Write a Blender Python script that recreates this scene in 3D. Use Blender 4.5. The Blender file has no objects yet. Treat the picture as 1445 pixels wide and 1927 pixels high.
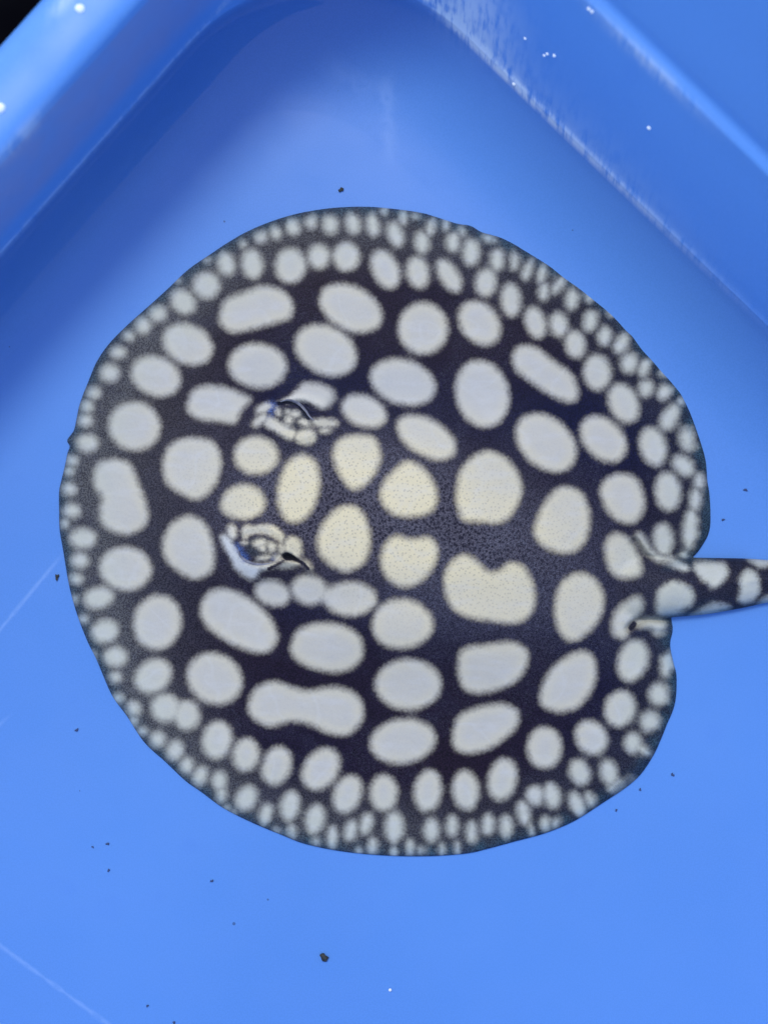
import bpy, math, random
import numpy as np
from mathutils import Vector

# ------------------------------------------------------------------ camera, sky, sun, exposure
scene = bpy.context.scene
C = scene.collection
S = 0.00015            # metres in the floor plane per unit of the drawing grid
H = 0.40               # camera height over the tub floor
CX, CY = 722.5, 963.5

cam_d = bpy.data.cameras.new('camera')
cam = bpy.data.objects.new('camera', cam_d)
C.objects.link(cam)
cam.location = (0, 0, H)
cam_d.sensor_fit = 'VERTICAL'
cam_d.sensor_height = 36.0
cam_d.lens = 36.0 * H / (1927 * S)
cam_d.clip_start = 0.01
cam_d.clip_end = 100
cam_d.dof.use_dof = True
cam_d.dof.focus_distance = H - 0.008
cam_d.dof.aperture_fstop = cam_d.lens / 7.0
scene.camera = cam

SUN_EL, SUN_AZ = math.radians(62), math.radians(108)   # azimuth counter-clockwise from +X
world = bpy.data.worlds.new('World')
scene.world = world
world.use_nodes = True
wn = world.node_tree
bg = wn.nodes['Background']
sky = wn.nodes.new('ShaderNodeTexSky')
sky.sky_type = 'NISHITA'
sky.sun_disc = False
sky.sun_elevation = SUN_EL
sky.sun_rotation = math.radians(90) - SUN_AZ
sky.dust_density = 0.6
sky.ozone_density = 0.3
wn.links.new(sky.outputs[0], bg.inputs[0])
bg.inputs[1].default_value = 0.15
sd = bpy.data.lights.new('sun', 'SUN')
sd.energy = 0.85
sd.angle = math.radians(14)
sd.color = (1.0, 0.94, 0.84)
sun = bpy.data.objects.new('sun', sd)
C.objects.link(sun)
sdir = Vector((math.cos(SUN_EL)*math.cos(SUN_AZ), math.cos(SUN_EL)*math.sin(SUN_AZ), math.sin(SUN_EL)))
sun.rotation_euler = sdir.to_track_quat('Z', 'Y').to_euler()
sun.location = sdir * 2
vs = scene.view_settings
vs.view_transform = 'Standard'
vs.look = 'None'
vs.gamma = 1
vs.exposure = 1.08
vs.use_curve_mapping = False

random.seed(4)
rng = np.random.default_rng(4)

# ------------------------------------------------------------------ helpers
def W(x, y, z=0.0):
    return ((x - CX) * S, (CY - y) * S, z)

def lin(r, g, b):
    f = lambda c: (c/255/12.92) if c/255 <= 0.04045 else ((c/255 + 0.055)/1.055)**2.4
    return (f(r), f(g), f(b))

def sm(a, b, x):
    t = np.clip((x - a) / (b - a), 0, 1)
    return t*t*(3 - 2*t)

def mesh_obj(name, verts, faces, mat, parent=None, smooth=True):
    me = bpy.data.meshes.new(name)
    me.from_pydata([tuple(v) for v in verts], [], [tuple(f) for f in faces])
    me.validate()
    if smooth:
        me.polygons.foreach_set('use_smooth', [True] * len(me.polygons))
    o = bpy.data.objects.new(name, me)
    C.objects.link(o)
    if mat: me.materials.append(mat)
    if parent: o.parent = parent
    return o

def tag(o, label, cat, group=None):
    o['label'] = label
    o['category'] = cat
    if group: o['group'] = group
    return o

class NT:
    def __init__(self, name):
        self.mat = bpy.data.materials.new(name)
        self.mat.use_nodes = True
        self.t = self.mat.node_tree
        self.bsdf = self.t.nodes['Principled BSDF']
        self.out = self.t.nodes['Material Output']
    def n(self, typ, **kw):
        nd = self.t.nodes.new(typ)
        for k, v in kw.items(): setattr(nd, k, v)
        return nd
    def l(self, a, b): self.t.links.new(a, b)
    def put(self, sock, v):
        if hasattr(v, 'is_output'): self.l(v, sock)
        else: sock.default_value = v
    def math(self, op, a, b=0.0, c=None, clamp=False):
        nd = self.n('ShaderNodeMath', operation=op, use_clamp=clamp)
        self.put(nd.inputs[0], a); self.put(nd.inputs[1], b)
        if c is not None: self.put(nd.inputs[2], c)
        return nd.outputs[0]
    def mix(self, f, a, b, blend='MIX'):
        nd = self.n('ShaderNodeMix', data_type='RGBA', blend_type=blend)
        self.put(nd.inputs[0], f)
        for s, v in ((nd.inputs[6], a), (nd.inputs[7], b)):
            self.put(s, v if hasattr(v, 'is_output') else (*v, 1))
        return nd.outputs[2]
    def step(self, v, lo, hi, o0=0.0, o1=1.0):
        nd = self.n('ShaderNodeMapRange', interpolation_type='SMOOTHSTEP')
        self.put(nd.inputs[0], v)
        for i, k in enumerate((lo, hi, o0, o1)): self.put(nd.inputs[i+1], k)
        return nd.outputs[0]
    def noise(self, vec, scale, detail=3.0, rough=0.5, dist=0.0):
        nd = self.n('ShaderNodeTexNoise')
        self.put(nd.inputs['Vector'], vec)
        nd.inputs['Scale'].default_value = scale
        nd.inputs['Detail'].default_value = detail
        nd.inputs['Roughness'].default_value = rough
        nd.inputs['Distortion'].default_value = dist
        return nd.outputs[0]
    def coords(self): return self.n('ShaderNodeTexCoord').outputs['Object']
    def attr(self, name, out='Fac'): return self.n('ShaderNodeAttribute', attribute_name=name).outputs[out]
    def mapping(self, vec, rot=(0,0,0), scale=(1,1,1)):
        nd = self.n('ShaderNodeMapping')
        self.l(vec, nd.inputs[0])
        nd.inputs['Rotation'].default_value = rot
        nd.inputs['Scale'].default_value = scale
        return nd.outputs[0]
    def bump(self, h, strength, dist):
        nd = self.n('ShaderNodeBump')
        nd.inputs['Strength'].default_value = strength
        nd.inputs['Distance'].default_value = dist
        self.l(h, nd.inputs['Height'])
        self.l(nd.outputs[0], self.bsdf.inputs['Normal'])
    def finish(self, color, rough=0.5, spec=0.5):
        self.put(self.bsdf.inputs['Base Color'], color if hasattr(color, 'is_output') else (*color, 1))
        self.put(self.bsdf.inputs['Roughness'], rough)
        self.bsdf.inputs['Specular IOR Level'].default_value = spec
        return self.mat

# ------------------------------------------------------------------ materials of the setting
def plastic_material():
    m = NT('blue_plastic')
    co = m.coords()
    n1 = m.noise(co, 9.0, 1)
    n2 = m.noise(co, 2300.0, 0)
    n3 = m.noise(co, 60.0, 2, 0.6)
    base = m.mix(m.step(n1, 0.3, 0.7), (0.088, 0.246, 0.62), (0.097, 0.266, 0.66))
    base = m.mix(m.math('MULTIPLY', m.step(n2, 0.3, 0.7), 0.30), base, (0.115, 0.30, 0.74))
    base = m.mix(m.math('MULTIPLY', m.step(n3, 0.60, 0.80), 0.10), base, (0.05, 0.17, 0.62))
    # tiny grit stuck to the plastic
    vo = m.n('ShaderNodeTexVoronoi', feature='F1')
    m.l(co, vo.inputs['Vector']); vo.inputs['Scale'].default_value = 95
    sc = m.n('ShaderNodeSeparateColor'); m.l(vo.outputs['Color'], sc.inputs[0])
    thr = m.math('MULTIPLY', m.math('GREATER_THAN', sc.outputs[0], 0.72), sc.outputs[1])
    dot = m.math('LESS_THAN', vo.outputs['Distance'], m.math('MULTIPLY', thr, 0.045))
    base = m.mix(m.math('MULTIPLY', dot, 0.75), base, (0.03, 0.07, 0.18))
    # pale floor streaks: fine scratches, and caustic light painted as colour
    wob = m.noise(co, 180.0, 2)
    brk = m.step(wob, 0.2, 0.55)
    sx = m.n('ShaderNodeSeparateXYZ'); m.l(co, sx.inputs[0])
    def streak(p, q, wpx, strength, base):
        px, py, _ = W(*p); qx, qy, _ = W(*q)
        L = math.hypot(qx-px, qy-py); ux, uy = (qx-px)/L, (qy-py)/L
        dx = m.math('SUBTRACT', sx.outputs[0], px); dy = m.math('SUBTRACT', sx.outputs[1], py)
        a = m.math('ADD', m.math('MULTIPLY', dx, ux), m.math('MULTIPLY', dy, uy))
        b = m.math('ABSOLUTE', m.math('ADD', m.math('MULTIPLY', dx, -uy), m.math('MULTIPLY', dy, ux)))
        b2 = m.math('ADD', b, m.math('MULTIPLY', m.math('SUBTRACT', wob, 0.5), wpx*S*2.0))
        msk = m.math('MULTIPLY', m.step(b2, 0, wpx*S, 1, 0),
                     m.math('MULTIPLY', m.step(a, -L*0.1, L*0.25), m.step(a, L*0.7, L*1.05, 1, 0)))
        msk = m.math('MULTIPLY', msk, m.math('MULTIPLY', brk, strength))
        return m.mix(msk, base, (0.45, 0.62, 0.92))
    base = streak((-30, 1222), (125, 1035), 6, 0.22, base)
    base = streak((-60, 1735), (290, 1990), 7, 0.20, base)
    base = streak((20, 1345), (-60, 1420), 5, 0.15, base)
    base = streak((600, 120), (760, 200), 34, 0.10, base)  # broad soft stroke: bright arc of light by the corner, painted in
    base = streak((725, 130), (735, 320), 22, 0.13, base)  # second arm of the painted bright arc
    fm = m.math('MULTIPLY', m.attr('film'), m.step(n3, 0.2, 0.7, 0.35, 0.8))
    base = m.mix(fm, base, (0.19, 0.25, 0.52))
    # pale scum at water line and step, mixed with painted meniscus highlights
    marks = m.attr('deposit')
    st = m.noise(m.mapping(co, rot=(0, 0, math.radians(44)), scale=(260, 35, 40)), 3.0, 3, 0.65)
    blot = wob
    dm = m.math('MULTIPLY', marks, m.step(m.math('ADD', m.math('MULTIPLY', st, 0.7), m.math('MULTIPLY', blot, 0.45)), 0.36, 0.66))
    base = m.mix(m.math('MULTIPLY', dm, 1.25, clamp=True), base, (0.62, 0.70, 0.84))
    rough = m.step(n3, 0.2, 0.8, 0.34, 0.5)
    m.bump(n3, 0.12, 0.0006)
    return m.finish(base, rough, 0.35)

def water_material():
    m = NT('clear_water')
    t = m.t
    t.nodes.remove(m.bsdf)
    lw = m.n('ShaderNodeFresnel'); lw.inputs['IOR'].default_value = 1.22
    tr = m.n('ShaderNodeBsdfTransparent'); tr.inputs[0].default_value = (0.97, 0.985, 1.0, 1)
    gl = m.n('ShaderNodeBsdfGlossy'); gl.inputs['Roughness'].default_value = 0.02
    co = m.coords()
    bp = m.n('ShaderNodeBump'); bp.inputs['Strength'].default_value = 0.06; bp.inputs['Distance'].default_value = 0.002
    m.l(m.noise(co, 22.0, 2), bp.inputs['Height'])
    m.l(bp.outputs[0], gl.inputs['Normal']); m.l(bp.outputs[0], lw.inputs['Normal'])
    mx = m.n('ShaderNodeMixShader')
    m.l(lw.outputs[0], mx.inputs[0]); m.l(tr.outputs[0], mx.inputs[1]); m.l(gl.outputs[0], mx.inputs[2])
    m.l(mx.outputs[0], m.out.inputs[0])
    return m.mat

def simple(name, col, rough=0.5, spec=0.3, nscale=None, col2=None):
    m = NT(name)
    if nscale:
        c = m.mix(m.step(m.noise(m.coords(), nscale, 4), 0.3, 0.7), col, col2)
    else:
        c = col
    return m.finish(c, rough, spec)

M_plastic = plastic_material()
M_water = water_material()
M_ground = simple('dark_ground', (0.002, 0.002, 0.003), 1.0, 0.0, 40, (0.004, 0.004, 0.005))

# ------------------------------------------------------------------ ground
gs = 30.0
ground = mesh_obj('ground', [(-gs,-gs,-0.0032), (gs,-gs,-0.0032), (gs,gs,-0.0032), (-gs,gs,-0.0032)], [(0,1,2,3)], M_ground)
ground['kind'] = 'structure'

# ------------------------------------------------------------------ the tub: rounded four-sided loops
# outward normals of the four sides in grid axes (y down): left, right, lower right, lower left
NRM = [np.array(v) for v in ((-0.745, -0.6675), (0.694, -0.7195), (0.745, 0.6675), (-0.694, 0.7195))]
# left z mm, left offset, right z mm, right offset (the far two sides follow the left profile)
PROFILE = [(0.0, 720, 0.0, 490), (0.5, 738, 0.5, 530), (1.5, 755, 1.5, 566), (3.5, 772, 3.5, 602), (7, 790, 7, 642), (12, 806, 12, 681),
           (18, 820, 18, 714), (26, 822, 26, 732), (36, 823, 36, 754), (46, 824, 46, 776), (55, 825, 55, 796), (59, 825.5, 59, 804),
           (60.6, 826, 60.6, 807)]
RIM = [(60.6, 826, 60.6, 807), (62.2, 829, 61.7, 810), (63.3, 835, 62.3, 816), (64.0, 846, 62.8, 823), (64.3, 862, 64.0, 829),
       (64.3, 885, 67, 834), (63.8, 910, 73, 848), (62.6, 933, 82, 872), (60.5, 950, 92, 899), (57.0, 962, 101, 925), (52.0, 969, 104, 933),
       (46.0, 972, 105, 946), (40.0, 973, 104, 960), (36.0, 974, 98, 969), (20.0, 976, 60, 975), (19.0, 974, 40, 974)]
def smooth_profile(P, k=5):
    P = np.array(P, float); out = []
    n = len(P)
    for i in range(n-1):
        p0, p1, p2, p3 = P[max(i-1,0)], P[i], P[i+1], P[min(i+2,n-1)]
        for j in range(k):
            t = j / k
            out.append(0.5*((2*p1)+(p2-p0)*t+(2*p0-5*p1+4*p2-p3)*t*t+(3*p1-p0-3*p2+p3)*t**3))
    out.append(P[-1])
    return np.array(out)

def loop(zL, DL, zR, DR, nside=170, narc=26):
    D = [DL, DR, DL + 690, DL + 650]
    Z = [zL, zR, zL, zL]
    r = 250 + (DL - 716) * 0.9
    arcs, pts, zs = [], [], []
    for i in range(4):
        n1, n2 = NRM[i], NRM[(i+1) % 4]
        c = np.linalg.solve(np.array([n1, n2]), np.array([D[i]-r, D[(i+1) % 4]-r]))
        a1 = math.atan2(n1[1], n1[0]); a2 = math.atan2(n2[1], n2[0])
        while a2 < a1: a2 += 2*math.pi
        arcs.append([c + r*np.array((math.cos(a1+(a2-a1)*k/narc), math.sin(a1+(a2-a1)*k/narc))) for k in range(narc+1)])
    for i in range(4):
        pts += arcs[i]
        za, zb = Z[i], Z[(i+1) % 4]
        t = np.arange(narc+1)/narc
        zs += list(za + (zb-za)*t*t*(3-2*t))
        p, q = arcs[i][-1], arcs[(i+1) % 4][0]
        pts += [p + (q-p)*k/nside for k in range(1, nside)]
        zs += [zb]*(nside-1)
    return np.array(pts) + np.array((CX, CY)), np.array(zs)

def skin_loops(levels):
    verts, faces, grid = [], [], []
    for lev in levels:
        L, z = loop(*lev)
        grid.append((L, z))
        verts += [W(x, y, h*0.001) for (x, y), h in zip(L, z)]
    n = len(grid[0][0])
    for k in range(len(levels)-1):
        for i in range(n):
            j = (i+1) % n
            faces.append((k*n+i, k*n+j, (k+1)*n+j, (k+1)*n+i))
    return verts, faces, grid, n

def scum_glint(grid):  # water-line scum, with water highlights painted into the same mask
    out = []
    for L, z in grid:
        seen = np.array((CX, CY)) + (L - np.array((CX, CY))) / (1 - z*0.001/H)[:, None]
        x, y = seen[:, 0], seen[:, 1]
        d = ((x-802)*0.694 - y*0.7195)              # distance outside the right water line
        s = (x-802)*0.7195 + y*0.694                # along it
        m = np.exp(-np.clip(d, 0, None)/26) * (d > -3) * (np.exp(-((s-90)/130)**2)*1.0 + 0.33*np.exp(-((s-380)/300)**2))
        m = m + 0.9*np.exp(-((d-3)/7)**2)*(np.exp(-((s-140)/190)**2)+0.35*np.exp(-((s-480)/260)**2))  # narrow white line: meniscus highlight painted onto the right wall
        m = m + 0.45*np.exp(-((d-55)/50)**2) * np.exp(-((s-60)/90)**2)
        m = m + 0.42*np.exp(-((d-204)/11)**2) * np.exp(-((s-380)/120)**2)
        dl = -((x)*0.745 + (y-480)*0.6675)
        sl = -(x)*0.6675 + (y-480)*0.745
        m = m + 0.35*np.exp(-((dl-228)/14)**2) * np.exp(-((sl+440)/40)**2)
        m = m + 0.35*np.exp(-((dl-118)/12)**2) * np.exp(-((sl+195)/60)**2)
        m = m + 0.22*np.exp(-((dl-1)/4)**2)  # thin bright line: reflection of the left meniscus, painted in
        out.append(np.clip(m, 0, 1))
    return np.concatenate(out)

def film(grid):
    out = []
    for L, z in grid:
        dl = (L[:, 0]-CX)*-0.745 + (L[:, 1]-CY)*-0.6675
        out.append(np.where((dl > 700), sm(24, 34, z)*sm(61.5, 59.5, z), 0.0))
    return np.concatenate(out)

tub = bpy.data.objects.new('plastic_tub', None)
C.objects.link(tub)
tub.location = (0, 0, 0)
tag(tub, 'blue plastic tub with rounded rim holding shallow water and the spotted ray', 'tub')

lv = smooth_profile(PROFILE)
v, f, g, n = skin_loops(lv)
marks = scum_glint(g)
flm = film(g)
ci = len(v)
v.append(W(CX + 250, CY + 200, 0.0))
for i in range(n): f.append((ci, (i+1) % n, i))
# underside shell so that the basin has thickness
under = smooth_profile([(60.2, 842, 60.2, 824), (40, 839, 40, 782), (12, 826, 12, 722), (3, 800, 3, 690), (-3.0, 765, -3.0, 640)], 3)
v2, f2, g2, _ = skin_loops(under)
o2 = len(v)
v += v2
f += [tuple(reversed([a+o2 for a in q])) for q in f2]
ci2 = len(v); v.append(W(CX+250, CY+200, -0.003))
last = o2 + (len(under)-1)*n
for i in range(n): f.append((ci2, last+i, last+(i+1) % n))
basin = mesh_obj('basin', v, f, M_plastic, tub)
a = basin.data.attributes.new('deposit', 'FLOAT', 'POINT')
full = np.zeros(len(v), dtype=np.float32); full[:len(marks)] = marks
a.data.foreach_set('value', full)
a = basin.data.attributes.new('film', 'FLOAT', 'POINT')
full = np.zeros(len(v), dtype=np.float32); full[:len(flm)] = flm
a.data.foreach_set('value', full)

lv = smooth_profile(RIM)
v, f, g, n = skin_loops(lv)
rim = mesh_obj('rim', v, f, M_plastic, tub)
a = rim.data.attributes.new('deposit', 'FLOAT', 'POINT')
a.data.foreach_set('value', scum_glint(g).astype(np.float32))

# ------------------------------------------------------------------ water: flat sheet that climbs a little at the wall
ZW = 18.0
wl = [(ZW+dz, 820-a, ZW+dz, 714-b) for dz, a, b in ((0, 34, 36), (0.02, 22, 24), (0.12, 13, 14), (0.3, 7, 8), (0.6, 3, 3.5), (0.95, -0.5, -2.5))]
v, f, g, n = skin_loops(wl)
ci = len(v); v.append(W(CX+250, CY+200, ZW*0.001))
for i in range(n): f.append((ci, (i+1) % n, i))
water = mesh_obj('water', v, f, M_water)
water['kind'] = 'structure'

# ------------------------------------------------------------------ the ray: outline, height, pigment
def catmull(P, k=8, closed=True):
    P = np.array(P, float); n = len(P); out = []
    for i in range(n if closed else n-1):
        if closed: p0, p1, p2, p3 = P[i-1], P[i], P[(i+1) % n], P[(i+2) % n]
        else: p0, p1, p2, p3 = P[max(i-1,0)], P[i], P[i+1], P[min(i+2,n-1)]
        for j in range(k):
            t = j/k
            out.append(0.5*((2*p1)+(p2-p0)*t+(2*p0-5*p1+4*p2-p3)*t*t+(3*p1-p0-3*p2+p3)*t**3))
    if not closed: out.append(P[-1])
    return np.array(out)

def poly_sd(P, x, y, want_near=False):
    """signed distance to a closed polygon, positive inside"""
    best = np.full(x.shape, 1e18); nx = np.zeros_like(x); ny = np.zeros_like(y)
    ins = np.zeros(x.shape, bool)
    n = len(P)
    for i in range(n):
        ax, ay = P[i]; bx, by = P[(i+1) % n]
        ex, ey = bx-ax, by-ay
        L = ex*ex+ey*ey
        if L < 1e-9: continue
        t = np.clip(((x-ax)*ex+(y-ay)*ey)/L, 0, 1)
        qx, qy = ax+t*ex, ay+t*ey
        d = (x-qx)**2+(y-qy)**2
        m = d < best
        best = np.where(m, d, best)
        if want_near:
            nx = np.where(m, qx, nx); ny = np.where(m, qy, ny)
        c = (ay > y) != (by > y)
        if ey != 0: ins ^= c & (x < (bx-ax)*(y-ay)/ey+ax)
    s = np.where(ins, 1, -1)*np.sqrt(best)
    return (s, nx, ny) if want_near else s

def ell_sd(x, y, cx, cy, rx, ry, ang=0):
    a = math.radians(ang)
    dx, dy = x-cx, y-cy
    u = dx*math.cos(a)+dy*math.sin(a); w = -dx*math.sin(a)+dy*math.cos(a)
    k0 = np.sqrt((u/rx)**2+(w/ry)**2)+1e-6
    k1 = np.sqrt((u/rx**2)**2+(w/ry**2)**2)+1e-6
    d = k0*(1-k0)/k1
    return np.minimum(d, min(rx, ry))

def line_d(P, x, y):
    best = np.full(x.shape, 1e9)
    for (ax, ay), (bx, by) in zip(P[:-1], P[1:]):
        ex, ey = bx-ax, by-ay
        t = np.clip(((x-ax)*ex+(y-ay)*ey)/(ex*ex+ey*ey), 0, 1)
        best = np.minimum(best, np.hypot(x-ax-t*ex, y-ay-t*ey))
    return best

OUTLINE = [(112,955),(112,925),(116,905),(122,880),(128,852),(132,840),(127,829),(135,817),(141,806),(149,767),(158,740),(167,718),
 (182,682),(205,648),(240,612),(285,572),(320,540),(355,507),(400,476),(430,456),(465,436),(510,417),(560,402),(620,392),
 (680,389),(730,392),(790,400),(825,410),(860,421),(885,425),(906,437),(935,445),(962,457),(1026,493),(1076,521),(1109,547),(1140,570),(1165,594),
 (1183,613),(1198,626),(1207,645),(1217,660),(1240,681),(1258,702),(1272,724),(1286,747),(1302,788),(1311,813),(1322,847),(1327,868),(1329,888),(1330,905),(1334,930),
 (1336,974),(1333,1002),(1322,1024),(1308,1043),(1290,1056),(1270,1080),(1262,1120),(1262,1160),(1265,1185),(1260,1213),(1266,1246),(1272,1271),
 (1271,1312),(1265,1338),(1255,1361),(1243,1391),(1229,1421),(1205,1457),(1177,1482),(1135,1510),(1080,1545),(1025,1568),(970,1583),(918,1597),
 (878,1606),(809,1611),(726,1610),(643,1602),(574,1588),(532,1572),(477,1549),(421,1521),(380,1491),(349,1469),(311,1433),(272,1397),
 (239,1347),(211,1308),(183,1243),(164,1204),(144,1151),(130,1098),(120,1038),(113,997)]
OUT = catmull(OUTLINE, 4)
TX = np.array([1040, 1150, 1264, 1330, 1402, 1445, 1550, 1650, 1750, 1840])
TY = np.array([1106, 1106, 1105, 1103, 1097, 1093.5, 1098, 1128, 1185, 1262])
TW = np.array([70, 64, 56.5, 53, 46, 39.5, 33, 26, 18, 6])
tx = np.linspace(1040, 1840, 90)
tyc = np.interp(tx, TX, TY); tw = np.interp(tx, TX, TW)
k = np.array([1, 2, 3, 2, 1])/9
pad = lambda q: np.convolve(np.pad(q, 2, mode='edge'), k, 'valid')
tyc, tw = pad(tyc), pad(tw)
TAIL = np.concatenate([np.stack([tx, tyc-tw], 1), np.stack([tx, tyc+tw], 1)[::-1]])

EYES = [(553, 786, 38, 27, 20), (491, 1031, 42, 30, 8)]
HOLES = [[(533,1044),(542,1041),(554,1047),(563,1057),(549,1053),(536,1052)],
         [(545,761),(551,760),(563,763),(556,766)]]

def ray_height(x, y, sdd):
    """height of the upper skin in mm at grid point x, y"""
    d = np.clip(sdd, 0, None)
    th = np.arctan2(y-1000, x-720)
    z = 0.55 + 0.5*(1-np.exp(-d/7)) + 4.4*(1-np.exp(-d/150))
    hump = np.exp(-(((x-800)/380)**2 + ((y-1030-(x-800)*0.12)/235)**2)**1.15)
    z = z + 7.5*hump*(1-np.exp(-d/110))
    # margin of the disc waves a little
    wv = np.sin(th*17+1.3)*0.5 + np.sin(th*29+0.4)*0.35 + np.sin(th*43+2.0)*0.3
    z = z + 0.32*wv*np.exp(-d/45)*(1-np.exp(-d/6))*sm(-1.9, 0.5, np.cos(th))
    # soft muscle unevenness
    z = z + 0.16*np.sin(x*0.021+y*0.013+1)*np.sin(y*0.019-x*0.008)*(1-np.exp(-d/60))
    # ridges over the gill pouches and beside the spine
    z = z + 0.9*np.exp(-(((x-870)/170)**2+((y-850)/60)**2)) + 0.9*np.exp(-(((x-840)/170)**2+((y-1215)/60)**2))
    z = z - 0.9*np.exp(-(((x-650)/260)**2+((y-745)/38)**2)) - 0.9*np.exp(-(((x-640)/260)**2+((y-1130)/40)**2))
    for cx, cy, rx, ry, an in EYES:
        s = ell_sd(x, y, cx, cy, rx+20, ry+20, an)
        z = z + 2.6*sm(-26, 22, s)
        s = ell_sd(x, y, cx, cy, rx, ry, an)
        z = z - 0.8*np.exp(-(s/6)**2)
    # spiracles behind the eyes, with their pale flaps
    s = poly_sd(catmull(HOLES[0], 4), x, y); z = z - 3.2*sm(-4, 5, s)
    z = z + 0.8*np.exp(-(line_d([(494,1067),(535,1057),(560,1062),(582,1072)], x, y)/8)**2)
    z = z + 0.7*np.exp(-(line_d([(556,1046),(572,1056),(581,1068)], x, y)/5)**2)
    z = z + 1.4*np.exp(-(line_d([(533,752),(560,742),(592,740),(615,745)], x, y)/14)**2)
    z = z - 1.3*np.exp(-(line_d([(568,762),(590,772),(612,776)], x, y)/8)**2)
    z = z + 0.8*np.exp(-(line_d([(565,763),(580,781),(592,792)], x, y)/5)**2)
    # folds where the pelvic fins tuck beside the tail
    z = z + 1.3*np.exp(-(line_d([(1200,1006),(1222,1038),(1255,1054),(1290,1070)], x, y)/9)**2)
    z = z - 1.2*np.exp(-(line_d([(1196,1022),(1216,1052),(1250,1072),(1280,1082)], x, y)/9)**2)
    z = z - 1.8*np.exp(-(line_d([(1183,1182),(1196,1170),(1222,1162),(1258,1163)], x, y)/7)**2)
    z = z + 0.9*np.exp(-(line_d([(1192,1190),(1215,1178),(1250,1180)], x, y)/9)**2)
    z = np.where(sdd < -0.5, 0.0, np.clip(z, 0.4, None))
    # tail
    yc = np.interp(x, tx, tyc); w = np.interp(x, tx, tw)
    t = np.clip(np.abs((y-yc)/w), 0, 1)
    zt = np.where(np.abs(y-yc) <= w+1.5, 1.0 + w*0.15*0.95*np.sqrt(np.clip(1-t*t, 0, 1)), 0)
    zt = zt + 0.5*np.exp(-((y-yc+3)/7)**2)*sm(1230, 1300, x)*sm(1840, 1700, x)*(0.6+0.4*np.sin(x*0.21))
    fade = sm(1060, 1270, x)
    kk = 1.2
    zt2 = zt*fade
    h = np.clip(0.5+0.5*(z-zt2)/kk, 0, 1)
    return np.where(zt2 > 0.1, zt2*(1-h)+z*h+kk*h*(1-h)*fade*(sdd > 0), z)

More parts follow.
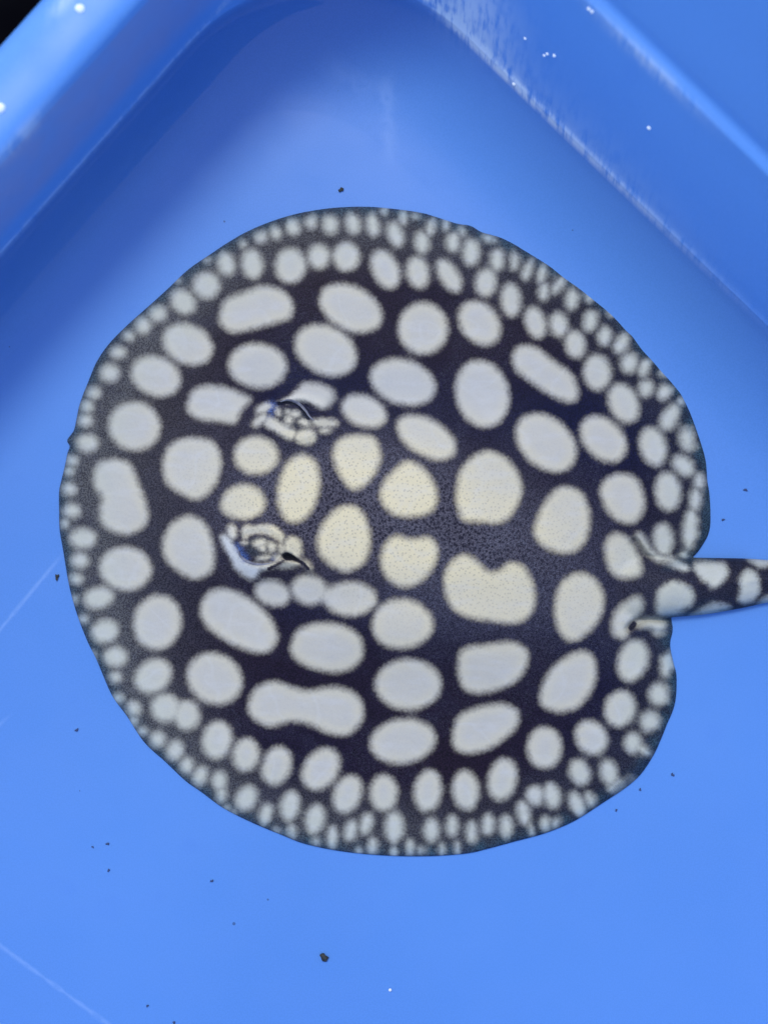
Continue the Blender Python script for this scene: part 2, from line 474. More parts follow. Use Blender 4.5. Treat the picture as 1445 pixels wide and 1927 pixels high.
# pigment: pale spots, (cx, cy, rx, ry, tilt) or outlines
E = [(660,580,64,42,27),(796,618,48,50,0),(902,608,47,36,50),(354,648,50,38,25),(613,659,62,46,27),(485,688,56,43,5),
 (294,708,49,38,22),(758,719,64,43,17),(907,741,51,65,-14),(254,802,50,47,10),(685,774,45,30,22),(802,823,62,35,30),
 (1027,833,66,47,42),(1135,826,51,37,45),(482,857,43,37,0),(562,919,40,66,11),(1256,925,25,37,-5),(237,1070,50,42,8),
 (297,1171,46,53,12),(1190,1243,29,41,18),(768,1288,63,49,0),(404,1277,55,48,30),(758,1395,63,43,-8),(1166,1334,30,35,15),
 (1112,1388,35,30,55),(1024,1407,34,40,0),(945,1466,28,41,12),(876,1487,26,38,-5),(805,1488,27,40,8),(812,1562,16,22,0),
 (722,1492,27,35,0),(742,1556,19,30,0),(654,1494,27,38,22),(604,1447,33,44,35),(521,1441,28,38,18),(463,1420,26,32,10),
 (409,1392,29,37,12),(312,1332,28,28,0),(352,1346,26,29,0),(289,1272,38,31,-35),(198,1188,27,23,-20),(186,1125,29,21,-12),
 (218,1236,23,20,0),(218,1274,12,11,0),(157,1013,26,20,0),(151,1055,17,15,0),(144,1089,13,11,0),(131,920,14,13,0),(136,961,17,14,0),
 (165,834,22,18,0),(161,791,15,13,0),(164,765,13,13,0),(177,739,14,13,0),(136,867,13,11,0),(131,886,10,9,0),(123,985,8,9,0),
 (207,702,19,18,0),(223,663,16,12,0),(243,632,12,10,20),(270,613,16,16,0),(298,590,17,16,0),(345,568,27,22,45),(389,537,26,26,0),
 (426,497,17,23,-15),(475,497,21,29,-8),(491,446,12,12,0),(458,459,7,7,0),(335,527,6,5,0),(390,489,6,5,0),(520,438,11,13,0),(552,428,14,15,0),
 (584,418,12,14,0),(622,423,15,18,0),(665,421,15,20,-5),(702,424,13,21,-8),(744,441,15,25,-20),(722,397,7,7,0),(760,410,7,13,0),
 (781,406,7,7,0),(809,427,9,17,8),(794,456,15,21,-8),(840,423,6,10,0),(852,456,14,18,0),(886,474,17,26,0),(547,500,30,34,0),
 (600,483,22,24,0),(652,483,26,28,0),(725,507,26,39,-24),(786,513,22,31,-12),(845,519,19,35,-32),(935,489,14,21,0),(914,532,21,27,8),
 (968,491,9,18,8),(992,509,10,19,18),(1020,517,9,17,12),(1023,549,11,17,8),(1050,536,10,20,30),(1076,563,13,21,12),(1110,558,8,11,20),
 (961,565,20,32,-3),(1007,607,20,31,-18),(1051,611,18,24,-10),(1082,648,20,27,-10),(1110,604,14,21,10),(1137,632,14,19,10),(1169,647,14,20,30),
 (1123,701,27,34,-5),(1184,683,17,20,15),(1212,693,12,17,15),(1215,731,15,17,10),(1249,738,13,16,25),(917,448,9,7,20),(930,452,5,5,0),(1247,701,7,7,0),(1173,759,28,39,-25),
 (1260,786,17,27,30),(1228,840,26,38,-15),(1293,827,17,21,-10),(1286,877,17,25,-50),(1315,905,11,16,0),(1308,939,12,23,5),
 (1298,996,15,40,5),(1247,1015,20,31,-5),(1286,1043,8,7,0),(1255,1249,13,25,12),(1239,1307,20,22,0),(1222,1358,19,20,0),(1190,1398,17,20,0),
 (1210,1412,18,8,35),(1090,1453,20,26,-22),(1145,1453,17,24,-12),(1186,1467,11,9,0),(1160,1480,18,9,-30),(1085,1513,15,24,-22),(1110,1505,10,16,-25),(1038,1497,17,25,-12),(1006,1497,18,19,0),(985,1530,13,24,-10),
 (953,1554,13,21,-8),(918,1552,13,21,5),(1025,1550,10,14,0),(1045,1549,7,10,20),(1000,1560,5,14,-15),(593,1541,19,28,12),(625,1574,10,20,5),(660,1564,13,21,15),(689,1550,13,21,15),
 (701,1593,10,16,5),(772,1595,9,16,0),(792,1600,7,9,0),(676,1602,6,7,0),(741,1604,8,8,0),(831,1600,6,11,0),(851,1554,12,20,0),(887,1566,11,21,5),(862,1596,6,13,0),(595,1584,6,8,0),(297,1391,16,15,-35),
 (330,1412,17,20,20),(352,1440,14,16,20),(377,1460,14,19,25),(413,1469,15,19,0),(417,1495,10,15,0),(464,1502,20,26,25),(500,1531,13,20,18),
 (546,1516,19,29,10),(551,1566,9,15,0),(427,1520,6,6,0),(520,1563,7,7,0),(269,1376,9,8,0),(252,1333,14,15,0),(252,1357,9,10,0),(223,1314,11,10,0),
 (158,1165,9,8,0),(141,1128,6,8,0),(175,1235,6,9,0),(440,1530,5,5,0),(870,437,6,9,0),(1150,590,6,6,0),(1090,535,6,7,0),(1280,755,6,7,0),(1000,492,5,7,0),
 # round the upper eye
 (496,768,15,8,-28),(488,791,17,8,-42),(523,775,5,8,-5),(555,779,9,6,10),(542,775,4,3,0),(544,790,7,8,0),(572,795,11,6,20),(575,822,20,15,0),(612,796,24,9,3),(612,810,10,5,-10),
 # round the lower eye
 (489,1021,13,7,-10),(495,1031,7,6,0),(511,1029,7,9,-20),(459,1021,5,3,0),(529,1034,4,9,-10),(523,1049,6,6,0),(497,1050,13,4,-8),
 (552,1031,17,21,-10),(437,1000,9,13,-8),(546,1062,21,6,-10),(579,1063,5,11,-40),
 (513,1116,35,25,15),(582,1110,35,29,10),(660,1127,50,33,0),(620,1120,18,16,0)]
# tail beyond the frame
E += [(1470,1105,13,9,0),(1500,1085,16,9,10),(1530,1112,15,9,10),(1565,1095,14,8,20),(1600,1120,14,8,25),(1645,1118,13,6,30),(1690,1152,14,6,35),(1740,1165,11,5,40)]
P = [
 [(412,597),(424,563),(458,549),(495,537),(535,548),(553,575),(545,600),(515,610),(480,620),(440,627),(417,615)],
 [(963,668),(982,649),(1013,655),(1045,680),(1075,702),(1089,740),(1076,758),(1045,750),(1000,722),(970,697)],
 [(351,762),(362,735),(390,724),(425,728),(460,742),(473,752),(455,775),(442,797),(410,795),(375,790),(355,778)],
 [(306,868),(322,835),(360,822),(400,830),(417,860),(414,895),(397,925),(370,942),(340,930),(312,907)],
 [(625,850),(640,825),(670,817),(703,822),(717,850),(712,880),(692,910),(664,922),(643,902),(630,877)],
 [(414,952),(428,922),(460,910),(487,920),(501,945),(490,967),(460,977),(430,972)],
 [(714,937),(722,905),(745,880),(768,866),(797,880),(818,910),(823,942),(810,965),(775,974),(736,968)],
 [(175,895),(185,872),(215,862),(245,872),(262,907),(276,945),(280,977),(262,1000),(230,1006),(195,990),(187,962),(190,937),(179,917)],
 [(857,928),(862,895),(880,865),(915,847),(950,860),(975,890),(983,925),(970,960),(945,984),(905,984),(872,980),(860,957)],
 [(1003,1003),(1015,960),(1040,925),(1065,914),(1095,928),(1110,965),(1107,1005),(1090,1034),(1060,1042),(1023,1030)],
 [(1127,927),(1140,900),(1170,890),(1197,900),(1212,932),(1212,960),(1195,983),(1172,985),(1145,967)],
 [(596,1012),(613,975),(645,951),(677,957),(695,990),(698,1027),(685,1060),(655,1077),(625,1067),(601,1042)],
 [(715,1057),(722,1025),(745,1007),(775,1013),(805,1010),(824,1028),(820,1060),(800,1090),(765,1106),(730,1092)],
 [(305,1025),(318,990),(350,969),(380,978),(398,1005),(405,1045),(399,1075),(370,1091),(340,1080),(314,1057)],
 [(834,1092),(845,1060),(870,1042),(895,1052),(918,1073),(938,1072),(960,1057),(985,1065),(1002,1092),(1008,1125),(1000,1155),(970,1174),(920,1170),(872,1160),(844,1137)],
 [(1136,1037),(1140,1015),(1160,1002),(1185,1015),(1203,1045),(1208,1075),(1195,1087),(1165,1088),(1145,1072)],
 [(1042,1147),(1050,1105),(1075,1080),(1107,1080),(1131,1105),(1137,1137),(1122,1175),(1092,1203),(1065,1205),(1047,1180)],
 [(376,1147),(388,1117),(420,1106),(460,1119),(500,1150),(523,1190),(515,1220),(485,1230),(440,1215),(400,1190),(381,1168)],
 [(699,1182),(710,1145),(740,1127),(780,1130),(810,1155),(815,1185),(795,1210),(755,1222),(718,1212)],
 [(546,1217),(560,1185),(600,1171),(642,1175),(676,1195),(685,1230),(665,1257),(625,1267),(580,1256),(552,1237)],
 [(860,1250),(870,1221),(910,1212),(960,1207),(990,1221),(993,1250),(975,1280),(940,1298),(895,1306),(868,1292)],
 [(1015,1312),(1025,1275),(1050,1245),(1085,1225),(1113,1230),(1123,1262),(1115,1297),(1090,1330),(1055,1341),(1024,1333)],
 [(466,1327),(480,1295),(515,1281),(550,1291),(580,1298),(620,1291),(662,1300),(684,1327),(680,1360),(655,1383),(620,1382),(585,1366),(550,1359),(510,1368),(475,1352)],
 [(850,1387),(860,1350),(890,1332),(940,1323),(972,1335),(975,1362),(955,1387),(920,1410),(885,1419),(857,1411)],
 # tail root and tail
 [(1233,1120),(1247,1101),(1270,1092),(1296,1102),(1307,1120),(1300,1143),(1270,1156),(1238,1158)],
 [(1304,1058),(1340,1056),(1365,1060),(1370,1080),(1355,1102),(1340,1108),(1330,1100),(1317,1090)],
 [(1389,1092),(1396,1078),(1407,1070),(1424,1080),(1430,1108),(1422,1128),(1402,1138),(1387,1130),(1390,1112)],
 [(1298,1159),(1318,1144),(1345,1133),(1374,1140),(1366,1150),(1330,1160)],
 [(1404,1048),(1450,1046),(1460,1062),(1430,1069),(1416,1062)],
 [(1422,1140),(1440,1122),(1465,1118),(1466,1135),(1440,1145)],
 [(1149,1170),(1163,1142),(1195,1121),(1211,1135),(1203,1160),(1186,1176),(1178,1200),(1155,1198)],
 [(1189,1176),(1205,1164),(1235,1161),(1254,1170),(1252,1186),(1235,1196),(1222,1184),(1200,1180)],
 # pale skin folds at the eyes
 [(524,758),(543,747),(557,735),(568,723),(582,719),(605,722),(623,730),(632,744),(626,760),(609,769),(596,765),(582,757),(568,755),(549,757)],
 [(457,1010),(456,996),(464,988),(477,990),(497,987),(518,991),(533,1005),(535,1016),(529,1021),(518,1013),(502,1006),(483,1003),(470,1007),(463,1013)],
 [(416,1009),(425,1006),(437,1021),(446,1040),(460,1057),(477,1063),(492,1064),(488,1078),(475,1090),(455,1081),(440,1066),(434,1047),(421,1028)],
]
LINES = [([(1203,1010),(1219,1036),(1238,1050),(1262,1054),(1287,1068)], 8.0), ([(509,796),(546,816)], 11.0), ([(494,1068),(512,1064),(533,1056)], 4.5)]

def spots(x, y):
    s = np.full(x.shape, -40.0)
    def add(idx, val, k):
        a0 = s[idx]
        h = np.clip(0.5+0.5*(val-a0)/k, 0, 1)
        s[idx] = a0*(1-h)+val*h+k*h*(1-h)
    for cx, cy, rx, ry, an in E:
        R = max(rx, ry)+34
        idx = np.nonzero((np.abs(x-cx) < R) & (np.abs(y-cy) < R))[0]
        if len(idx): add(idx, ell_sd(x[idx], y[idx], cx, cy, rx, ry, an), 9.0 if rx > 15 else 5.0)
    for poly in P:
        Q = catmull(poly, 5)
        lo, hi = Q.min(0)-34, Q.max(0)+34
        idx = np.nonzero((x > lo[0]) & (x < hi[0]) & (y > lo[1]) & (y < hi[1]))[0]
        if len(idx): add(idx, poly_sd(Q, x[idx], y[idx]), 4.0)
    for L, r in LINES:
        A = np.array(L); lo, hi = A.min(0)-34, A.max(0)+34
        idx = np.nonzero((x > lo[0]) & (x < hi[0]) & (y > lo[1]) & (y < hi[1]))[0]
        if len(idx): add(idx, r-line_d(L, x[idx], y[idx]), 4.0)
    return s

def lerp(a, b, t): return a + (b-a)*t[:, None]

def pigment(x, y, sdo):
    """spot distance, dark colour, pale colour, speckle amount"""
    s = spots(x, y)
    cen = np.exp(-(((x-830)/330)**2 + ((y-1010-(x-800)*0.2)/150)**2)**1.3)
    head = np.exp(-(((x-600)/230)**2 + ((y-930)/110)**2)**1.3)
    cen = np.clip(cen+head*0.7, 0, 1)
    left = sm(520, 130, x + (y-1000)*0.0)*0.9
    marg = np.clip(sm(150, 25, sdo) * 0.9, 0, 1)
    one = np.ones((len(x), 1))
    dark = one*np.array((0.0125, 0.0065, 0.0145))
    warm = 0.5+0.5*np.sin(x*0.011+1.7)*np.sin(y*0.0093+0.6)
    navy = np.clip(np.exp(-((y-(760+(x-700)*0.1))/90)**2)*sm(420, 560, x) + np.exp(-((y-(1140+(x-700)*0.05))/60)**2)*sm(420, 560, x)
                   + np.exp(-(((x-1170)/110)**2+((y-1150)/230)**2)), 0, 1)
    dark = lerp(dark, one*np.array((0.0040, 0.0045, 0.0250)), np.clip(warm*0.35+navy*0.75, 0, 1))
    dark = lerp(dark, one*np.array((0.074, 0.073, 0.073)), np.clip(marg*0.85+left*0.65, 0, 1)*sm(1330, 600, x))
    dark = lerp(dark, one*np.array((0.024, 0.026, 0.036)), marg*0.6*sm(600, 1330, x))
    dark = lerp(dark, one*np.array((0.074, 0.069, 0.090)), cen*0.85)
    th = np.arctan2(y-1000, x-720)*95
    ray_n = np.sin(th*1.0+2*np.sin(th*0.13))*0.5+np.sin(th*0.57+1.0+1.5*np.sin(th*0.21))*0.35+np.sin(th*1.73+0.3)*0.3
    edge = sm(48, 6, sdo)*sm(350, 560, x)*(x < 1320)
    s = s + ray_n*3.6*edge
    teal = sm(34, 2, sdo)*(x < 1345)
    dark = lerp(dark, one*np.array((0.030, 0.066, 0.088)), np.clip(teal*(0.62+0.35*ray_n*edge), 0, 1))
    fine = sm(9, 0, sdo)*(x < 1300)
    dark = lerp(dark, one*np.array((0.022, 0.050, 0.100)), fine*0.5)
    # blue skin by the eyes
    for cx, cy, r, st in ((510, 767, 12, 0.9), (445, 1035, 13, 0.95), (458, 1051, 11, 0.9), (515, 1049, 7, 0.6), (508, 785, 9, 0.4)):
        dark = lerp(dark, one*np.array((0.055, 0.110, 0.30)), st*np.exp(-(((x-cx)**2+(y-cy)**2)/r**2)**1.5))
    for cx, cy, rx, ry, an in EYES:
        q = ell_sd(x, y, cx, cy, rx*0.75, ry*0.75, an)
        dark = lerp(dark, one*np.array((0.026, 0.034, 0.044)), 0.8*sm(-3, 8, q))
    # black throat of the spiracle and the slits
    q = poly_sd(catmull(HOLES[0], 4), x, y)
    hole = sm(-1.5, 2.0, q)
    q2 = line_d([(524,759),(540,757),(552,758),(563,763),(572,774),(580,786)], x, y)
    hole = np.maximum(hole, 0.85*sm(3.8, 1.0, q2))
    q2 = line_d([(533,1056),(520,1063),(506,1070)], x, y); hole = np.maximum(hole, 0.35*sm(3.6, 0.8, q2))
    q2 = line_d([(561,1055),(572,1061),(580,1070)], x, y); hole = np.maximum(hole, 0.55*sm(3.6, 0.8, q2))
    q2 = line_d([(1186,1182),(1193,1174)], x, y); hole = np.maximum(hole, 0.8*sm(5, 1, q2))
    dark = lerp(dark, one*np.array((0.004, 0.004, 0.006)), hole)
    s = s - 30*hole
    pale = one*np.array((0.56, 0.535, 0.455))
    pale = lerp(pale, one*np.array((0.50, 0.495, 0.485)), sm(9, 30, s)*0.7)  # cooler spot centres: part pigment, part light painted into the colour
    cool = np.exp(-(((x-700)/330)**2+((y-735)/60)**2)) + np.exp(-(((x-620)/200)**2+((y-1115)/45)**2)) + np.exp(-(((x-400)/70)**2+((y-930)/150)**2))*0.6
    pale = lerp(pale, one*np.array((0.45, 0.47, 0.515)), np.clip(cool, 0, 1)*0.55)
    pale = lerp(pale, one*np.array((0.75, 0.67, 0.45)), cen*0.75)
    pale = lerp(pale, one*np.array((0.62, 0.67, 0.74)), np.exp(-(line_d([(425,1015),(445,1052),(478,1076)], x, y)/16)**2)*0.7)
    pale = lerp(pale, one*np.array((0.68, 0.66, 0.60)), np.exp(-(line_d([(540,752),(575,748),(605,756)], x, y)/9)**2)*0.8)
    pale = lerp(pale, one*np.array((0.51, 0.535, 0.48)), np.clip(marg*1.1, 0, 1)*0.8)
    pale = lerp(pale, one*np.array((0.30, 0.42, 0.50)), sm(24, 2, sdo)*(x < 1300)*0.6)
    crisp = 0.2*(1-np.clip(marg, 0, 1)) + 0.35*sm(1200, 1260, x)*(np.abs(y-1105) < 70)
    for cx, cy, rx, ry, an in EYES:
        near = sm(-34, -6, ell_sd(x, y, cx, cy, rx+14, ry+14, an))
        crisp = np.maximum(crisp, 0.62*near); s = s + 2.2*near
    pale = pale*np.array((1.06, 1.02, 0.93))
    return s, dark, pale, cen, crisp

def skin_material():
    m = NT('ray_skin')
    co = m.coords()
    s = m.attr('spot')
    dark = m.attr('dark_pigment', 'Color')
    pale = m.attr('pale_pigment', 'Color')
    cen = m.attr('speckle')
    crisp = m.attr('crisp')
    n1 = m.noise(co, 1500.0, 1)
    n2 = m.noise(co, 420.0, 1, 0.6)
    jit = m.math('ADD', m.math('MULTIPLY', m.math('SUBTRACT', n1, 0.5), 7.0), m.math('MULTIPLY', m.math('SUBTRACT', n2, 0.5), 5.0))
    sj = m.math('ADD', m.math('SUBTRACT', s, 2.5), jit)
    wdt = m.math('MULTIPLY_ADD', crisp, -8.5, 12.0)
    mask = m.step(sj, m.math('MULTIPLY', wdt, -1.0), wdt)
    # dark pigment: fine grain
    g = m.noise(co, 2600.0, 0)
    dk = m.mix(m.step(g, 0.3, 0.72), m.mix(1.0, dark, (0.55, 0.52, 0.58), 'MULTIPLY'), m.mix(1.0, dark, (1.55, 1.55, 1.5), 'MULTIPLY'))
    blot = m.noise(co, 110.0, 4, 0.6)
    dk = m.mix(m.math('MULTIPLY', m.step(blot, 0.5, 0.72), 0.30), dk, (0.016, 0.013, 0.034))
    # stellate pigment cells over the back
    vo = m.n('ShaderNodeTexVoronoi', feature='F1', voronoi_dimensions='2D'); m.l(co, vo.inputs['Vector']); vo.inputs['Scale'].default_value = 800
    dots = m.step(vo.outputs['Distance'], 0.20, 0.36, 1, 0)
    dk = m.mix(m.math('MULTIPLY', m.math('MULTIPLY', dots, cen), 0.80), dk, (0.006, 0.005, 0.013))
    # short pale skin filaments
    wv = m.noise(m.mapping(co, rot=(0, 0, 0.5), scale=(1, 1, 1)), 700.0, 2, 0.5, 2.5)
    fil = m.math('MULTIPLY', m.step(m.math('ABSOLUTE', m.math('SUBTRACT', wv, 0.5)), 0.0, 0.03, 1, 0), m.step(m.noise(co, 55.0, 2), 0.44, 0.58))
    fil = m.math('MULTIPLY', fil, m.math('ADD', 0.16, m.math('MULTIPLY', cen, 0.35)))
    dk = m.mix(fil, dk, (0.22, 0.23, 0.30))
    # pale pigment: streaks, wrinkles and a few dots
    st = m.noise(m.mapping(co, rot=(0, 0, 0.9), scale=(120, 420, 120)), 1.0, 4, 0.6)
    pl = m.mix(m.math('MULTIPLY', m.step(st, 0.45, 0.75), 0.5), pale, m.mix(0.5, pale, (0.62, 0.62, 0.64)))
    pl = m.mix(m.math('MULTIPLY', m.step(m.noise(co, 160.0, 3), 0.5, 0.75), 0.25), pl, m.mix(0.5, pale, (0.36, 0.38, 0.44)))
    pl = m.mix(m.math('MULTIPLY', m.step(g, 0.45, 0.8), 0.18), pl, (0.40, 0.39, 0.38))
    d2 = m.step(vo.outputs['Distance'], 0.08, 0.26, 1, 0)
    pl = m.mix(m.math('MULTIPLY', m.math('MULTIPLY', d2, m.math('ADD', 0.03, cen)), 0.38), pl, (0.20, 0.17, 0.15))
    cr = m.noise(co, 48.0, 2, 0.5, 0.6)
    pl = m.mix(m.step(m.math('ABSOLUTE', m.math('SUBTRACT', cr, 0.5)), 0.0, 0.03, 0.13, 0), pl, (0.66, 0.66, 0.66))
    halo = m.mix(0.3, dk, (0.15, 0.11, 0.09))
    col = m.mix(m.step(sj, -13.0, -2.0, 0, 0.45), dk, halo)
    col = m.mix(mask, col, pl)
    m.bump(n2, 0.22, 0.0006)
    return m.finish(col, 0.55, 0.06)

M_skin = skin_material()

def set_pigment(me, x, y, sdo):
    s, dk, pl, cen, crisp = pigment(x, y, sdo)
    for nm, val in (('spot', s), ('speckle', cen), ('crisp', crisp)):
        a = me.attributes.new(nm, 'FLOAT', 'POINT'); a.data.foreach_set('value', val.astype(np.float32))
    for nm, val in (('dark_pigment', dk), ('pale_pigment', pl)):
        a = me.attributes.new(nm, 'FLOAT_COLOR', 'POINT')
        a.data.foreach_set('color', np.concatenate([val, np.ones((len(x), 1))], 1).astype(np.float32).ravel())

def build_ray():
    ray = bpy.data.objects.new('stingray', None)
    C.objects.link(ray)
    ray.location = W(720, 1000, 0)
    h = 2.7
    gx = np.arange(100, 1852, h); gy = np.arange(380, 1622, h)
    X, Y = np.meshgrid(gx, gy)
    x, y = X.ravel(), Y.ravel()
    near = ((np.hypot(x-724, y-1000) < 650) | ((x > 1040) & (np.abs(y-np.interp(x, tx, tyc)) < np.interp(x, tx, tw)+10)))
    idm = np.full(x.shape, -1)
    keep0 = np.nonzero(near)[0]
    xs, ys = x[keep0], y[keep0]
    sd_d, nx, ny = poly_sd(OUT, xs, ys, True)
    sd_t, nx2, ny2 = poly_sd(TAIL, xs, ys, True)
    sdo = np.maximum(sd_d, sd_t)
    use_t = sd_t > sd_d
    sx = np.where(use_t, nx2, nx); sy = np.where(use_t, ny2, ny)
    snap = (sdo < 0.45*h) & (sdo > -0.62*h)
    valid = sdo > -0.62*h
    xs = np.where(snap, sx, xs); ys = np.where(snap, sy, ys)
    sdo = np.where(snap, 0.0, sdo); sd_d = np.where(snap & ~use_t, 0.0, sd_d)
    idx = np.full(x.shape, -1); idx[keep0[valid]] = np.arange(valid.sum())
    xs, ys, sdo, sd_d = xs[valid], ys[valid], sdo[valid], sd_d[valid]
    G = idx.reshape(X.shape)
    q = np.stack([G[:-1, :-1], G[1:, :-1], G[1:, 1:], G[:-1, 1:]], -1).reshape(-1, 4)
    q = q[(q >= 0).all(1)]
    used = np.zeros(len(xs), bool); used[q.ravel()] = True
    re = np.cumsum(used)-1
    q = re[q]; xs, ys, sdo, sd_d = xs[used], ys[used], sdo[used], sd_d[used]
    e = np.concatenate([q[:, [0,1]], q[:, [1,2]], q[:, [2,3]], q[:, [3,0]]])
    key = set(map(tuple, e.tolist()))
    border = [(a, b) for a, b in key if (b, a) not in key]
    bi = np.unique(np.array(border).ravel())
    d1, ax_, ay_ = poly_sd(OUT, xs[bi], ys[bi], True)
    d2_, bx_, by_ = poly_sd(TAIL, xs[bi], ys[bi], True)
    ut = d2_ > d1
    xs[bi] = np.where(ut, bx_, ax_); ys[bi] = np.where(ut, by_, ay_)
    sdo[bi] = 0.0; sd_d[bi] = np.where(ut, np.minimum(d1, -1.0), 0.0)
    z = ray_height(xs, ys, sd_d)
    # outline is drawn at its own level: bring plan positions to the skin's height
    n = len(xs)
    f = 1 - z*0.001/H
    ox, oy, _ = W(720, 1000)
    PX = (xs-CX)*S*f - ox; PY = (CY-ys)*S*f - oy
    top = np.stack([PX, PY, z*0.001], 1)
    bot = np.stack([PX, PY, np.full(n, -0.0002)], 1)
    faces = q.tolist() + (q[:, ::-1]+n).tolist() + [(b, a, a+n, b+n) for a, b in border]
    body = mesh_obj('body', np.concatenate([top, bot]).tolist(), faces, M_skin, ray)
    set_pigment(body.data, np.concatenate([xs, xs]), np.concatenate([ys, ys]), np.concatenate([sdo, sdo]))
    # eyes: domes set into their sockets
    for k, (cx, cy, rx, ry, an) in enumerate(EYES):
        zc = float(ray_height(np.array([cx*1.0]), np.array([cy*1.0]), np.array([300.0]))[0])
        nu, nv = 64, 26
        ex, ey, zz = [], [], []
        for i in range(nv+1):
            r = i/nv
            for j in range(nu):
                t = 2*math.pi*j/nu
                u, w = 0.86*rx*r*math.cos(t), 0.86*ry*r*math.sin(t)
                a = math.radians(an)
                ex.append(cx+u*math.cos(a)-w*math.sin(a)); ey.append(cy+u*math.sin(a)+w*math.cos(a))
                zz.append(zc-1.6+3.3*math.sqrt(max(0, 1-r*r)))
        ex, ey, zz = map(np.array, (ex, ey, zz))
        f = 1 - zz*0.001/H
        vv = np.stack([(ex-CX)*S*f-ox, (CY-ey)*S*f-oy, zz*0.001], 1)
        ff = [(i*nu+j, (i+1)*nu+j, (i+1)*nu+(j+1) % nu, i*nu+(j+1) % nu) for i in range(nv) for j in range(nu)]
        eye = mesh_obj('eye', vv.tolist(), ff, M_skin, ray)
        set_pigment(eye.data, ex, ey, np.full(ex.shape, 300.0))
        # slit pupil and lid fold: tapered strips laid over the dome
        def strip(name, pts, wmax, lift, mat):
            c = catmull(pts, 6, False)
            V, F = [], []
            m_ = len(c)
            for i in range(m_):
                t = c[min(i+1, m_-1)]-c[max(i-1, 0)]; t = t/np.linalg.norm(t)
                nn = np.array((-t[1], t[0])); w = wmax*(0.25+0.75*math.sin(math.pi*min(max(i/(m_-1), 0.02), 0.98)))
                for jj in range(7):
                    sgn = -1+2*jj/6
                    p = c[i]+nn*w*sgn
                    a = math.radians(an); dx, dy = p[0]-cx, p[1]-cy
                    u = (dx*math.cos(a)+dy*math.sin(a))/(0.86*rx); w2 = (-dx*math.sin(a)+dy*math.cos(a))/(0.86*ry)
                    zd = zc-1.6+3.3*math.sqrt(max(0, 1-u*u-w2*w2))
                    zs = float(ray_height(np.array([p[0]]), np.array([p[1]]), np.array([300.0]))[0])
                    zz_ = max(zd, zs)+lift*(math.sqrt(max(0, 1-sgn*sgn))*0.9-0.15) + 0.02
                    fz = 1-zz_*0.001/H
                    V.append(((p[0]-CX)*S*fz-ox, (CY-p[1])*S*fz-oy, zz_*0.001))
            for i in range(m_-1):
                for jj in range(6):
                    F.append((i*7+jj, (i+1)*7+jj, (i+1)*7+jj+1, i*7+jj+1))
            return mesh_obj(name, V, F, mat, eye)
        if k == 0:
            strip('pupil', [(546,762),(551,760),(556,762),(563,766)], 2.6, 0.12, M_pupil)
            strip('eyelid', [(528,756),(540,753),(552,755),(564,761),(574,771),(583,784),(591,791)], 3.2, 0.5, M_lid)
        else:
            strip('pupil', [(473,1042),(474,1049),(478,1054),(485,1056),(495,1054)], 3.0, 0.12, M_pupil)
            strip('eyelid', [(446,1030),(452,1045),(463,1055),(478,1061),(495,1062),(512,1059)], 3.2, 0.6, M_lid)
    return ray

M_pupil = simple('pupil_black', (0.004, 0.004, 0.005), 0.25, 0.5)
M_lid = simple('lid_skin', (0.15, 0.15, 0.19), 0.6, 0.1, 500, (0.28, 0.29, 0.35))
ray = build_ray()
tag(ray, 'dark stingray covered in cream round spots lying flat on the blue tub floor', 'stingray')

# ------------------------------------------------------------------ debris and droplets
M_dirt = simple('wet_debris', (0.018, 0.022, 0.026), 0.7, 0.2, 900, (0.06, 0.06, 0.05))
M_speck = simple('pale_grit', (0.035, 0.060, 0.14), 0.7, 0.2, 900, (0.06, 0.09, 0.20))
M_bubble = simple('bubble', (0.85, 0.88, 0.92), 0.08, 0.6)

def blob(name, x, y, z, r, flat, mat, seed, rough=0.35):
    rs = np.random.default_rng(seed)
    nu, nv = 12, 7
    V, F = [], []
    ph = rs.uniform(0, 6.28, 4)
    for i in range(nv+1):
        a = math.pi*i/nv
        for j in range(nu):
            t = 2*math.pi*j/nu
            k = 1+rough*(0.5*math.sin(2*t+ph[0])+0.35*math.sin(3*t+ph[1]+a)+0.3*math.sin(5*t+ph[2]))
            V.append((r*S*k*math.sin(a)*math.cos(t), r*S*k*math.sin(a)*math.sin(t), r*S*flat*math.cos(a)))
    for i in range(nv):
        for j in range(nu):
            F.append((i*nu+j, (i+1)*nu+j, (i+1)*nu+(j+1) % nu, i*nu+(j+1) % nu))
    o = mesh_obj(name, V, F, mat)
    fz = 1-z/H
    px, py, _ = W(x, y)
    o.location = (px*fz, py*fz, z)
    return o

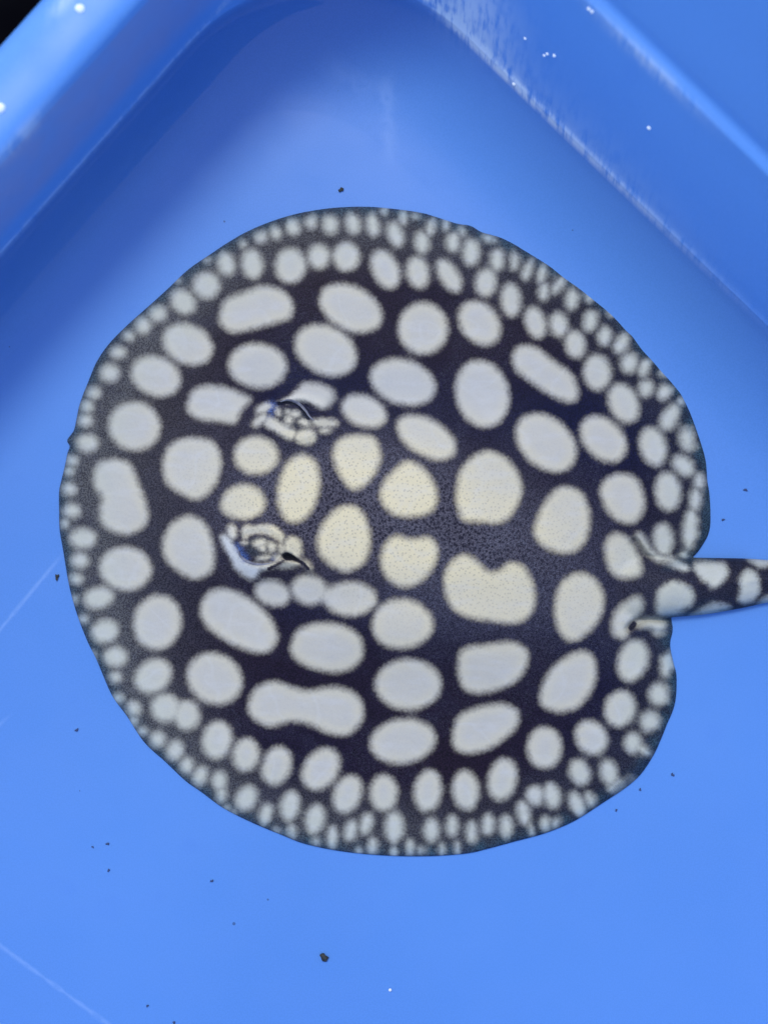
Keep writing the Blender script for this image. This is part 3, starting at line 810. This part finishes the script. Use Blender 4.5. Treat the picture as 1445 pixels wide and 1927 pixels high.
o = blob('debris_crumb', 610, 1802, 0.0006, 7.5, 0.7, M_dirt, 1, 0.45)
tag(o, 'largest dark crumb of debris alone on the open blue tub floor', 'debris')
o = blob('debris_crumb', 1155, 390, 0.0004, 5.5, 0.6, M_dirt, 2, 0.5)
tag(o, 'dark crumb on the tub floor beside the sloping deposit-streaked wall', 'debris')
o = blob('debris_crumb', 642, 357, 0.0003, 4.5, 0.6, M_dirt, 3, 0.5)
tag(o, 'small dark speck on the floor between the spotted disc and the tub corner', 'debris')
o = blob('debris_crumb', 108, 1086, 0.0003, 4.5, 0.5, M_dirt, 5, 0.8)
tag(o, 'ragged dark speck against the snout edge of the stingray by a scratch', 'debris')
for i, (x, y, r) in enumerate([(937,193,3.6),(889,104,3),(897,366,3.2),(1100,319,3),(1402,922,3.6),(1360,978,2.8),(1265,1458,3.4),(1204,1486,2.6),(1159,1525,2.6),
                              (145,1374,3.4),(203,1588,3.2),(205,1638,2.8),(399,1658,3.0),(175,1594,2.2),(278,1893,2.6),(1221,518,3),(560,470-62,2.4),(328,1925,3.2)]):
    if i == 16: continue
    o = blob('debris_speck', x, y, 0.0002, r*0.9, 0.5, M_speck, 20+i, 0.6)
    tag(o, 'tiny dark speck of dirt scattered on the blue tub floor', 'debris', 'tiny dirt specks on the tub floor')
o = blob('air_bubble', 366*2+2, 1863, 0.0004, 3.2, 0.9, M_bubble, 60, 0.05)
tag(o, 'tiny white bubble on the tub floor near the largest crumb', 'bubble')

def wall_point_right(x, y):
    # height of the right wall where it is seen at x, y
    d = 748 + ((x-802)*0.694 - y*0.7195)
    lv = smooth_profile(PROFILE+RIM[1:9])
    seen = lv[:, 3]/(1-lv[:, 2]*0.001/H)
    return float(np.interp(d, seen, lv[:, 2]))*0.001
def wall_point_left(x, y):
    d = 861 - (x*0.745 + (y-480)*0.6675)
    lv = smooth_profile(PROFILE+RIM[1:9])
    seen = lv[:, 1]/(1-lv[:, 0]*0.001/H)
    return float(np.interp(d, seen, lv[:, 0]))*0.001

for i, (x, y, r) in enumerate([(1024,104,3.0),(1030,101,3.2),(1043,104,3.6),(988,72,3.0),(1221,240,4.0),(1108,16,3.4),(1114,21,3.4),(967,158,4)]):
    o = blob('water_droplet', x, y, wall_point_right(x, y), r, 0.8, M_bubble, 70+i, 0.1)
    tag(o, ['one of three tiny droplets clustered on the deposit-streaked wall', 'tiny droplet alone on the upper deposit streaks of the wall',
            'single round droplet alone on the clean stretch of sloping wall', 'one of two droplets side by side on the wall step edge',
            'droplet sitting in the white deposit right at the water line'][[0, 0, 0, 1, 2, 3, 3, 4][i]], 'droplet', 'droplets on the sloping wall')
for i, (x, y, r) in enumerate([(151,16,7.5),(0,203,9)]):
    o = blob('water_droplet', x, y, wall_point_left(x, y), r, 0.55, M_bubble, 90+i, 0.1)
    tag(o, 'bright white droplet on the broad sunlit rim of the tub', 'droplet', 'droplets on the broad rim')

scene.render.engine = 'CYCLES'
scene.cycles.max_bounces = 5
scene.cycles.diffuse_bounces = 3
scene.cycles.transparent_max_bounces = 6
